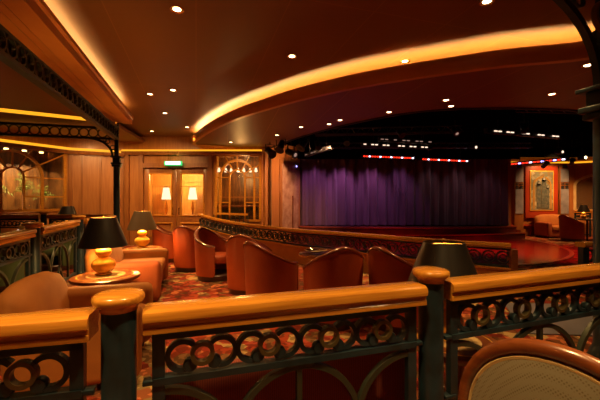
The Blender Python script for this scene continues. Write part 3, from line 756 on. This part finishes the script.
def zat(x):
    for a,b in zip(PP,PP[1:]):
        if min(a.x,b.x)<=x<=max(a.x,b.x):
            t=(x-a.x)/((b.x-a.x) or 1); return a.z+(b.z-a.z)*t
    return PP[-1].z
nr=int(Ls[-1]/.19); j=0
for i in range(nr):
    s=Ls[-1]*(i+.5)/nr
    while Ls[j+1]<s: j+=1
    p=PL[j]; t=(PL[j+1]-PL[j]).normalized(); z=zat(p.x)-.175; nn=Vector((-t.y,t.x,0))
    R=.088
    if i%5==4:
        pts=[p+t*R*1.3*cos(q*pi/2)+Vector((0,0,z+R*1.5*sin(q*pi/2))) for q in range(4)]
        mb.bar(pts,.03,.022,True,up=nn)
        pts=[p+t*R*.5*cos(q*pi/5)+Vector((0,0,z+R*.5*sin(q*pi/5))) for q in range(10)]; mb.bar(pts,.03,.016,True,up=nn)
    else:
        pts=[p+t*R*cos(q*pi/9)+Vector((0,0,z+R*sin(q*pi/9))) for q in range(18)]; mb.bar(pts,.03,.022,True,up=nn)
        pts=[p-nn*.012+t*R*.5*cos(q*pi/6)+Vector((0,0,z+R*.5*sin(q*pi/6))) for q in range(12)]; mb2.bar(pts,.03,.014,True,up=nn)
for zz in (-.05,-.30): mb.sweep([(-.015,zz-.015),(.015,zz-.015),(.015,zz+.015),(-.015,zz+.015)],PP)
mb.build('ring_lattice','iron',pt)
e=PP[-1]; MB().box((e.x+.02,e.y,(e.z-.04)/2),(.10,.12,e.z-.04),bev=.01).build('end_post','dark_wood',pt)
# the second piece on the other side of the opening
q0=at(580,245,5.1); q1=at(640,243,5.6)
p2=thing('parapet_railing','short end of another wooden parapet with lattice, at far right beside the column','railing',(0,0,0))
MB().sweep([(-.06,-.03),(.06,-.03),(.075,.0),(.065,.04),(-.065,.04),(-.075,.0)],[q0,q1]).build('top_rail','rail_wood',p2)
dv=(q1-q0); dv.z=0; dv.normalize(); mb=MB(); mb.box((q0.x+.06,q0.y+.01,(q0.z-.03)/2),(.09,.1,q0.z-.03))
nn=Vector((-dv.y,dv.x,0))
for i in range(4):
    c_=q0+dv*(.22+.19*i)+Vector((0,0,-.17)); mb.bar([c_+dv*.088*cos(q*pi/9)+Vector((0,0,.088*sin(q*pi/9))) for q in range(18)],.03,.022,True,up=nn)
mb.build('ring_lattice','iron',p2)
MB().sweep([(-.05,-.66),(.05,-.66),(.05,-.32),(-.05,-.32)],[q0+dv*.05,q1]).build('panel','club_dark',p2)
# low rail before the arched bar window
lr=thing('low_rail','thin wooden rail with a low iron grid under the arched bar window','railing',(0,0,0))
l0=at(214,213.5,10.47); l1=at(248,214.5,10.47)
MB().sweep([(-.04,-.03),(.04,-.03),(.04,.03),(-.04,.03)],[l0,l1]).build('top_rail','rail_wood',lr)
mb=MB(); 
for i in range(9):
    x=l0.x+(l1.x-l0.x)*i/8; mb.box((x,l0.y,.48),(.02,.03,.96))
mb.box(((l0.x+l1.x)/2,l0.y,.1),(l1.x-l0.x,.03,.03)); mb.build('balusters','iron_green',lr)

# ------------------------------------------------------------------ tub chairs
def tub_chair(label,loc,rz,first=[None],m='leather',group='orange leather tub chairs',s=1):
    if first[0]:
        r=dup(first[0],loc,rz,label,group); r.scale=(s,)*3; return r
    t=thing('tub_chair',label,'chair',loc,rz,group); t.scale=(s,)*3
    amax=radians(128); n=40
    def hgt(u): 
        u=abs(u); return .60+.28*(.5+.5*cos(pi*min(1,u**.85)))
    mb=MB(); out=[];inn=[];ob=[];ib=[]; rim=[]
    for i in range(n+1):
        u=-1+2*i/n; a=pi+u*amax; ro=.325; ri=.262
        h=hgt(u); ex=.02*(1-abs(u))
        cx,cy=cos(a),sin(a); sq=1+.06*abs(sin(2*a))
        ob.append(mb.bm.verts.new((ro*cx*sq*.95,ro*cy*sq*.95,.09))); out.append(mb.bm.verts.new(((ro+ex)*cx*sq,(ro+ex)*cy*sq,h)))
        inn.append(mb.bm.verts.new(((ri+ex)*cx*sq,(ri+ex)*cy*sq,h))); ib.append(mb.bm.verts.new((ri*cx*sq,ri*cy*sq,.30)))
        rim.append(((ro+ri)/2*cx*sq+ex*cx,(ro+ri)/2*cy*sq+ex*cy,h+.004))
    for i in range(n):
        for a,b in ((ob,out),(out,inn),(inn,ib),(ib,ob)): mb.bm.faces.new((a[i],a[i+1],b[i+1],b[i]))
    for i in (0,n): mb.bm.faces.new((ob[i],out[i],inn[i],ib[i]))
    mb.build('shell',m,t,50)
    def at_end(i,z): return (rim[i][0],rim[i][1],z)
    path=[at_end(0,.12)]+[at_end(0,.35)]+rim+[at_end(n,.35),at_end(n,.12)]
    MB().sweep([(-.040,-.012),(.040,-.012),(.042,.008),(.028,.022),(-.028,.022),(-.042,.008)],rim).build('rim_trim','leather_trim',t,60)
    for i in (0,n): MB().box((rim[i][0],rim[i][1],.35),(.075,.03,.50),atan2(rim[i][1],rim[i][0]),bev=.01).build('arm_front',m,t)
    st=MB(); pr=[]
    prof=[(.0,.30),(.25,.30),(.268,.33),(.268,.41),(.25,.44),(.15,.455),(.0,.46)]
    st.lathe([(max(.001,r),z) for r,z in prof],(.05,0,0),30,False)
    st.build('seat',m,t,60)
    MB().lathe([(.29,.0),(.30,.02),(.30,.09),(.285,.11)],(0,0,0),30).build('plinth','plinth',t)
    first[0]=t; return t
def fc(x,y): return atan2(y,x)
tub_chair('leather tub chair nearest the double doors, leftmost of the row',(-3.05,7.85,0),fc(.9,.35))
tub_chair('leather tub chair with its back to us, second from the left in the row',(-2.19,6.85,0),fc(.25,1))
tub_chair('leather tub chair showing its inside and lit seat, third from the left',(-1.52,6.08,0),fc(1,-.5))
tub_chair('leather tub chair half hidden behind the one with the sloping side, fourth from the left',(-.78,5.22,0),fc(.25,.97))
tub_chair('leather tub chair with a long side sloping down to the right, centre of the view',(-.36,4.36,0),fc(.75,.66))
tub_chair('leather tub chair with a broad peaked back, behind the middle of the long railing',(.375,3.92,0),fc(-.28,.96))
tub_chair('leather tub chair sloping down to the right, just left of the black lamp shade',(1.12,3.80,0),fc(.85,.5))

def glass_table(label,loc,r=.29,h=.60):
    t=thing('cocktail_table',label,'table',loc)
    MB().lathe([(r*.98,h-.012),(r,h-.006),(r,h+.004),(r*.98,h+.006)],(0,0,0),36).build('tabletop','glass_table',t)
    MB().lathe([(r*1.01,h-.04),(r*1.03,h-.03),(r*1.03,h-.014),(r*.9,h-.014),(r*.9,h-.04)],(0,0,0),36,False).build('rim','brass',t)
    MB().lathe([(.2,0),(.2,.03),(.05,.06),(.04,h-.04),(.12,h-.02)],(0,0,0),20).build('pedestal','dark_wood',t)
glass_table('small round glass topped table behind the peaked back tub chair',(.28,5.15,0))

t=thing('glass_dish','shallow glass dish on the round glass table by the peaked back chair','dish',(.24,5.13,.607))
MB().lathe([(.06,0),(.12,.012),(.17,.04),(.165,.045),(.115,.02),(.001,.012)],(0,0,0),28,False).build('bowl','glass_table',t); MB().lathe([(.166,.040),(.172,.043),(.168,.048)],(0,0,0),28,False).build('rim','cream',t)
# ------------------------------------------------------------------ club chairs left
def club(label,loc,rz,W,Dp,arm_h,back_h,name='club_chair',dark=True,cush=1):
    t=thing(name,label,'armchair' if cush==1 else 'sofa',loc,rz)
    aw=.19
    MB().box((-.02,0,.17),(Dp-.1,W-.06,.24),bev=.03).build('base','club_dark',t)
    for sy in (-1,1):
        mb=MB(); mb.box((.03,sy*(W/2-aw/2),(arm_h+.05)/2),(Dp-.06,aw,arm_h-.05),bev=.065,seg=5); o=mb.build('arm','club' if (sy>0 or not dark) else 'club_dark',t,60)  # one arm in darker fabric: shade of its near side put into the colour
    mb=MB(); nb=10
    # back: a thick shell with a crowned top
    fr=[];bk=[]
    cols=24
    def crown(y): return back_h-.10*(abs(y)/(W/2))**3
    grid=[]
    for i in range(cols+1):
        y=-W/2+.02+(W-.04)*i/cols; col_=[]
        hz=crown(y)
        prof=[(-Dp/2+.02,.12),(-Dp/2-.02,hz*.55),(-Dp/2-.04,hz-.08),(-Dp/2-.01,hz-.02),(-Dp/2+.06,hz),(-Dp/2+.13,hz-.02),(-Dp/2+.18,hz-.09),(-Dp/2+.23,.50),(-Dp/2+.24,.30)]
        edge=min(i,cols-i); sq={0:.35,1:.75,2:.92}.get(edge,1)
        cxm=-Dp/2+.09
        grid.append([mb.bm.verts.new((cxm+(px_-cxm)*sq,y,z_ if edge>0 else z_-.03)) for px_,z_ in prof])
    for a,b in zip(grid,grid[1:]):
        for k_ in range(len(a)): mb.bm.faces.new((a[k_],a[(k_+1)%len(a)],b[(k_+1)%len(b)],b[k_]))
    mb.bm.faces.new(grid[0]); mb.bm.faces.new(grid[-1][::-1])
    mb.build('backrest','club',t,70)
    ww=(W-2*aw)/cush
    for c_ in range(cush):
        MB().box((.08,-W/2+aw+ww*(c_+.5),.36),(Dp-.22,ww-.01,.17),bev=.045,seg=4).build('seat_cushion','club',t,60)
    mb=MB()
    for sx in (-1,1):
        for sy in (-1,1): MB().lathe([(.025,0),(.03,.06)],(sx*(Dp/2-.1),sy*(W/2-.09),0),10).build('foot','plinth',t)
    return t
cc=Vector((-1.755,2.826,0))
club('orange fabric club armchair nearest the camera, at the lower left behind the railing',cc,ROT,.9,.9,.60,.80,dark=False)
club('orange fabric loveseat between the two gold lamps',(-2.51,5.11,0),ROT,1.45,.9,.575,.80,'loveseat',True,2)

# lamps and tables
def side_table(label,x,y,h=.52,r=.36):
    t=thing('side_table',label,'table',(x,y,0),.4)
    MB().lathe([(r*.94,h-.045),(r*.98,h-.04),(r,h-.02),(r*.99,h-.004),(r*.96,h)],(0,0,0),44).build('tabletop','dark_wood',t)
    MB().lathe([(r*.82,h+.0005),(r*.82,h+.003)],(0,0,0),40).build('gilt_ring','gold',t)
    MB().lathe([(r*.79,h+.001),(r*.79,h+.0045)],(0,0,0),40).build('band','dark_wood',t)
    MB().lathe([(r*.56,h+.002),(r*.56,h+.006)],(0,0,0),40).build('inlay','cream',t)
    MB().lathe([(.22,0),(.22,.03),(.1,.07),(.06,.14),(.07,h-.1),(.18,h-.045)],(0,0,0),28).build('pedestal','dark_wood',t)
    return t
lamp0=None
def lamp(label,x,y,z,s=1,on=18,m='shade'):
    t=thing('table_lamp',label,'lamp',(x,y,z)); t.scale=(s,)*3
    MB().lathe([(.075,0),(.085,.008),(.085,.022),(.06,.03)],(0,0,0),24).build('foot','gold',t)
    MB().lathe([(.055,.028),(.10,.055),(.128,.10),(.130,.13),(.115,.165),(.075,.195),(.052,.208),(.062,.222),(.084,.250),(.086,.272),(.070,.300),(.040,.315),(.022,.32),(.018,.345)],(0,0,0),32).build('gourd_body','gold',t)
    MB().lathe([(.255,.333),(.258,.336),(.137,.668),(.133,.668)],(0,0,0),40,False).build('lamp_shade',m,t)
    MB().lathe([(.250,.336),(.130,.666)],(0,0,0),40,False).build('shade_lining','shade_in',t)
    MB().ball((0,0,.43),.03,(1,1,1.3)).build('bulb','bulb' if on else 'cream',t)
    MB().cyl((0,0,.34),.012,.07,8).build('socket','brass',t)
    MB().tube([(-.13,0,.655),(0,0,.658),(.13,0,.655)],.004,5).cyl((0,0,.6),.004,.07,6).ball((0,0,.682),.012,seg=8).build('finial','brass',t)
    if on: light('lamp_glow','POINT',(0,0,.40),on,(1,.52,.14),t,shadow_soft_size=.08)
    return t
side_table('round dark side table under the big lamp between the armchair and the loveseat',-2.27,3.98,.52,.365)
lamp('gold gourd lamp with a big black shade, nearest at the left beside the armchair',-2.30,3.98,.527,1.0,95)
side_table('round side table beyond the loveseat, carrying the smaller looking gold lamp',-2.88,6.25,.52,.33)
lamp('gold gourd lamp with a brown shade beyond the loveseat, before the double doors',-2.90,6.25,.527,1.0,85,'shade_brown')
side_table('round dark table with a cream top, just behind the right round capped post',1.10,2.42,.40,.31)
lamp('black lamp shade standing behind the right round capped post',1.04,2.46,.407,1.03,0)
# terrace furniture
def_first=[None]
tub_chair('green fabric tub chair on the left terrace, nearer one at the left edge',(-4.78,5.35,.0),fc(-.3,1),def_first,'green_fabric','green terrace chairs',1.03)
tub_chair('green fabric tub chair on the left terrace, farther one behind the railing',(-4.92,6.95,.0),fc(-.1,-1),def_first,'green_fabric','green terrace chairs',1.03)
side_table('round terrace table between the two green chairs',-4.92,6.12,.62,.30)
cn=thing('candle_lamp','domed brass lamp with tiny candle lights on the terrace table','lamp',(-4.86,6.05,.626))
MB().lathe([(.09,0),(.09,.015),(.02,.04),(.02,.17),(.17,.19),(.17,.205)],(0,0,0),24).build('stand','brass',cn)
MB().lathe([(.13,.26),(.12,.31),(.07,.36),(.001,.375)],(0,0,0),24,False).build('dome','brass',cn)
MB().cyl((0,0,.2),.012,.1,8).build('stem','brass',cn)
for i in range(6):
    a=i*pi/3+.3; MB().lathe([(.02,.205),(.02,.235),(.008,.25)],(.13*cos(a),.13*sin(a),0),10).build('candle','lens_warm',cn)
side_table('round terrace table under the small dark lamp by the arched window',-6.15,9.0,.56,.3)
lamp('small looking dark shaded lamp beyond the terrace railing, by the arched window',-6.15,9.0,.567,1.0,8)

# ribbed banquette behind the long railing
bq=thing('banquette','low dark red ribbed banquette close behind the long railing','bench',(.03+(-.292)*.14,1.655+.956*.14,0),ROT)
MB().box((0,.06,.30),(1.34,.10,.54),bev=.03).build('backrest','ribbed',bq); MB().box((0,.30,.30),(1.34,.42,.16),bev=.04).build('seat','leather',bq); MB().box((0,.28,.11),(1.18,.40,.22)).build('base','plinth',bq)

# ------------------------------------------------------------------ chair in the right foreground
fcx=thing('side_chair','wood framed chair with an oval beige checked back, in the right foreground','chair',(.74,.98,0),radians(-55))
def oval(a,k_=1.0):
    x=.30*k_*math.copysign(abs(cos(a))**1.0,cos(a)); z=.665+.285*k_*math.copysign(abs(sin(a))**1.0,sin(a)); return x,z
def bend(x,z,off=0): 
    return Vector((x, .30*x*x*2.0+off-.12*(z-.68)*-1, z))
mb=MB(); n=64
mb.tube([bend(*oval(2*pi*i/n)) for i in range(n)],.026,10,True,None,(0,1,0)).build('back_frame','dark_wood',fcx,60)
mb=MB(); mb.tube([bend(*oval(2*pi*i/n,.90),-.012) for i in range(n)],.008,6,True,None,(0,1,0)).build('piping','cream',fcx,60)
mb=MB()
for off in (-.022,.022):
    rings=[]; cvert=mb.bm.verts.new(bend(0,.665,off*1.6))
    for j in range(1,9):
        kk=.93*j/8; rings.append([mb.bm.verts.new(bend(*oval(2*pi*i/n,kk),off*(1.6-.9*(j/8)**3))) for i in range(n)])
    for i in range(n): mb.bm.faces.new((cvert,rings[0][i],rings[0][(i+1)%n]))
    for a,b in zip(rings,rings[1:]):
        for i in range(n): mb.bm.faces.new((a[i],a[(i+1)%n],b[(i+1)%n],b[i]))
mb.build('back_pad','checked',fcx,60)
MB().box((0,-.25,.43),(.50,.48,.09),bev=.035,seg=4).build('seat','checked',fcx); MB().box((0,-.25,.365),(.50,.47,.06),bev=.015).build('seat_frame','dark_wood',fcx)
for x,y in ((-.21,-.45),(.21,-.45),(-.2,-.03),(.2,-.03)): MB().tube([(x,y,.36),(x*1.02,y,.0)],[.024,.016],8).build('leg','dark_wood',fcx)
for x in (-.2,.2): MB().tube([(x,-.02,.36),(x*.9,.01,.46)],.022,8).build('back_post','dark_wood',fcx)

# ------------------------------------------------------------------ far right alcove
ap=thing('art_panel','tall mosaic panel of grey towers under a gold arch, in a red frame','picture',(9.38,13.22,0))
MB().box((0,0,1.75),(1.26,.05,2.1),bev=.012).build('frame','red_lacquer',ap)
MB().box((0,-.03,1.76),(.92,.03,1.56),bev=.008).build('inner_frame','gold',ap)
MB().box((0,-.04,1.76),(.84,.025,1.48)).build('mosaic','mosaic',ap,0)
mb=MB(); mb.ring((0,-.055,1.95),.33,.02,.07,0,pi,20); 
for s_ in (-1,1): mb.box((s_*.33,-.055,1.5),(.07,.02,.9))
mb.build('gold_arch','mosaic_gold',ap)
mb=MB()
for x,w_,h in ((-.13,.17,.95),(.06,.17,1.1),(.20,.12,.8)):
    mb.box((x,-.058,1.08+h/2),(w_,.02,h)); mb.lathe([(w_*.5,0),(w_*.1,.12)],(x,-.058,1.08+h),8)
mb.build('towers','mosaic_dark',ap)
for x,lab in ((8.50,'grey marble pilaster left of the red framed mosaic'),(10.26,'grey marble pilaster right of the red framed mosaic')):
    t=thing('pilaster',lab,'pilaster',(x,13.22,0),0,'marble pilasters of the alcove')
    MB().box((0,0,1.5),(.36,.06,2.55),bev=.01).build('backing','trim_wood',t)
    MB().box((0,-.04,1.35),(.30,.03,.95)).box((0,-.04,2.35),(.30,.03,.5)).build('slab','marble_grey',t)
    mb=MB()
    for z in (1.86,1.92,2.02): mb.box((-.08,-.05,z),(.1,.03,.04)); mb.box((.08,-.05,z),(.1,.03,.04))
    mb.box((0,-.05,2.7),(.2,.04,.12),bev=.02); mb.build('ornament','iron',t)
struct(MB().box((9.45,13.25,.42),(2.6,.06,.06)).box((9.0,13.26,.22),(.06,.05,.4)).box((9.9,13.26,.22),(.06,.05,.4)).build('trim_13','red_lacquer'))
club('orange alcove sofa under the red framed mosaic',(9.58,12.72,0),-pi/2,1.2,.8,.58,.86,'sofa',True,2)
tub_chair('red tub chair in the far right alcove, right of the sofa',(9.36,11.72,0),fc(1,.1),group='alcove tub chairs')
at_=thing('alcove_table','dark topped table with thin legs in the far right alcove','table',(10.20,11.85,0))
MB().box((0,0,.72),(.9,.6,.045),bev=.01).build('tabletop','black_gloss',at_)
for x in (-.38,.38):
    for y in (-.22,.22): MB().box((x,y,.35),(.04,.04,.70)).build('leg','black',at_)
lamp('dark shaded lamp on the alcove table at far right',9.88,11.85,.743,.72,5)
# arched mirror on the right wall
dS=(Vector(T)-Vector(S)).normalized(); rS=atan2(dS.y,dS.x); pm=(S[0]+dS.x*.95,S[1]+dS.y*.95)
mm=thing('arched_mirror','arched mirror in a wooden frame on the far right alcove wall','mirror',(pm[0],pm[1],0),rS)
def archpts(w_,z0,zs,rz_,n=16): return [(-w_/2,z0)]+[(-w_/2*cos(pi*i/n),zs+rz_*sin(pi*i/n)) for i in range(n+1)]+[(w_/2,z0)]
mb=MB(); mb.bar([(x,-.03,z) for x,z in archpts(1.9,1.0,1.95,.45)]+[(-.95,-.03,1.0)],.07,.09); mb.box((-.3,-.03,1.6),(.05,.05,1.2)); mb.box((.3,-.03,1.6),(.05,.05,1.2)); mb.build('frame','cream',mm)
mb=MB(); f=[mb.bm.verts.new((x,-.01,z)) for x,z in archpts(1.9,1.0,1.95,.45)]; mb.bm.faces.new(f)
mir=mat('mirror_glass',(.55,.36,.18),.18,metal=.85); mb.build('mirror_glass',mir,mm,0)
br=railing('alcove_railing','dark lattice railing at the far right of the alcove behind the table',(10.3,12.80),(10.9,12.70),3,1.02,False)

# ------------------------------------------------------------------ stage and alcove lighting
for x,e,c_ in ((.5,75,(.66,.25,.66)),(1.5,130,(.66,.25,.66)),(2.6,100,(.66,.25,.64)),(3.7,45,(.62,.27,.68)),(4.8,13,(.85,.6,.55)),(5.9,17,(.85,.6,.55)),(7.0,13,(.85,.5,.5))):
    light('curtain_spot','SPOT',(x,12.0,3.2),e*1.9,c_,target=(x+.05,12.8,1.25),spot_size=1.15,spot_blend=1,shadow_soft_size=.06)
light('floor_spot','SPOT',(5.4,9.4,3.25),900,(1,.05,.04),target=(6.2,9.6,0),spot_size=1.3,spot_blend=.8,shadow_soft_size=.1)
light('floor_spot','SPOT',(2.6,9.6,3.15),300,(1,.06,.05),target=(3.0,10,0),spot_size=1.6,spot_blend=.8,shadow_soft_size=.1)
light('alcove_spot','SPOT',(9.5,12.3,3.25),170,(1,.50,.18),target=(9.45,13.2,1.7),spot_size=1.6,spot_blend=.7,shadow_soft_size=.05)
light('alcove_spot','SPOT',(9.9,11.5,3.25),420,(1,.45,.15),target=(10.0,12.2,.4),spot_size=1.7,spot_blend=.7,shadow_soft_size=.05)
light('door_fill','SPOT',(-3.9,8.5,3.33),210,(1,.55,.2),target=(-4.4,10.6,1.2),spot_size=1.7,spot_blend=.8,shadow_soft_size=.05)  # added spot without a fixture, front-lights the door frames
light('panel_fill','SPOT',(.9,9.6,2.95),520,(1,.50,.24),target=(-.55,11.8,1.5),spot_size=1.5,spot_blend=.8,shadow_soft_size=.05)  # added spot without a fixture, brightens the marble panel and pilaster
light('mullion_fill','SPOT',(-1.9,9.2,3.0),120,(1,.55,.2),target=(-1.9,10.6,1.8),spot_size=1.3,spot_blend=.8,shadow_soft_size=.05)  # added spot without a fixture, brightens the gilt mullions
light('terrace_spot','SPOT',(-5.4,8.5,3.1),190,(1,.55,.2),target=(-6.0,10.2,1.3),spot_size=1.8,spot_blend=.8,shadow_soft_size=.05)
light('terrace_spot','SPOT',(-4.6,5.2,3.1),170,(1,.55,.2),target=(-4.0,5.6,0.5),spot_size=1.6,spot_blend=.8,shadow_soft_size=.05)
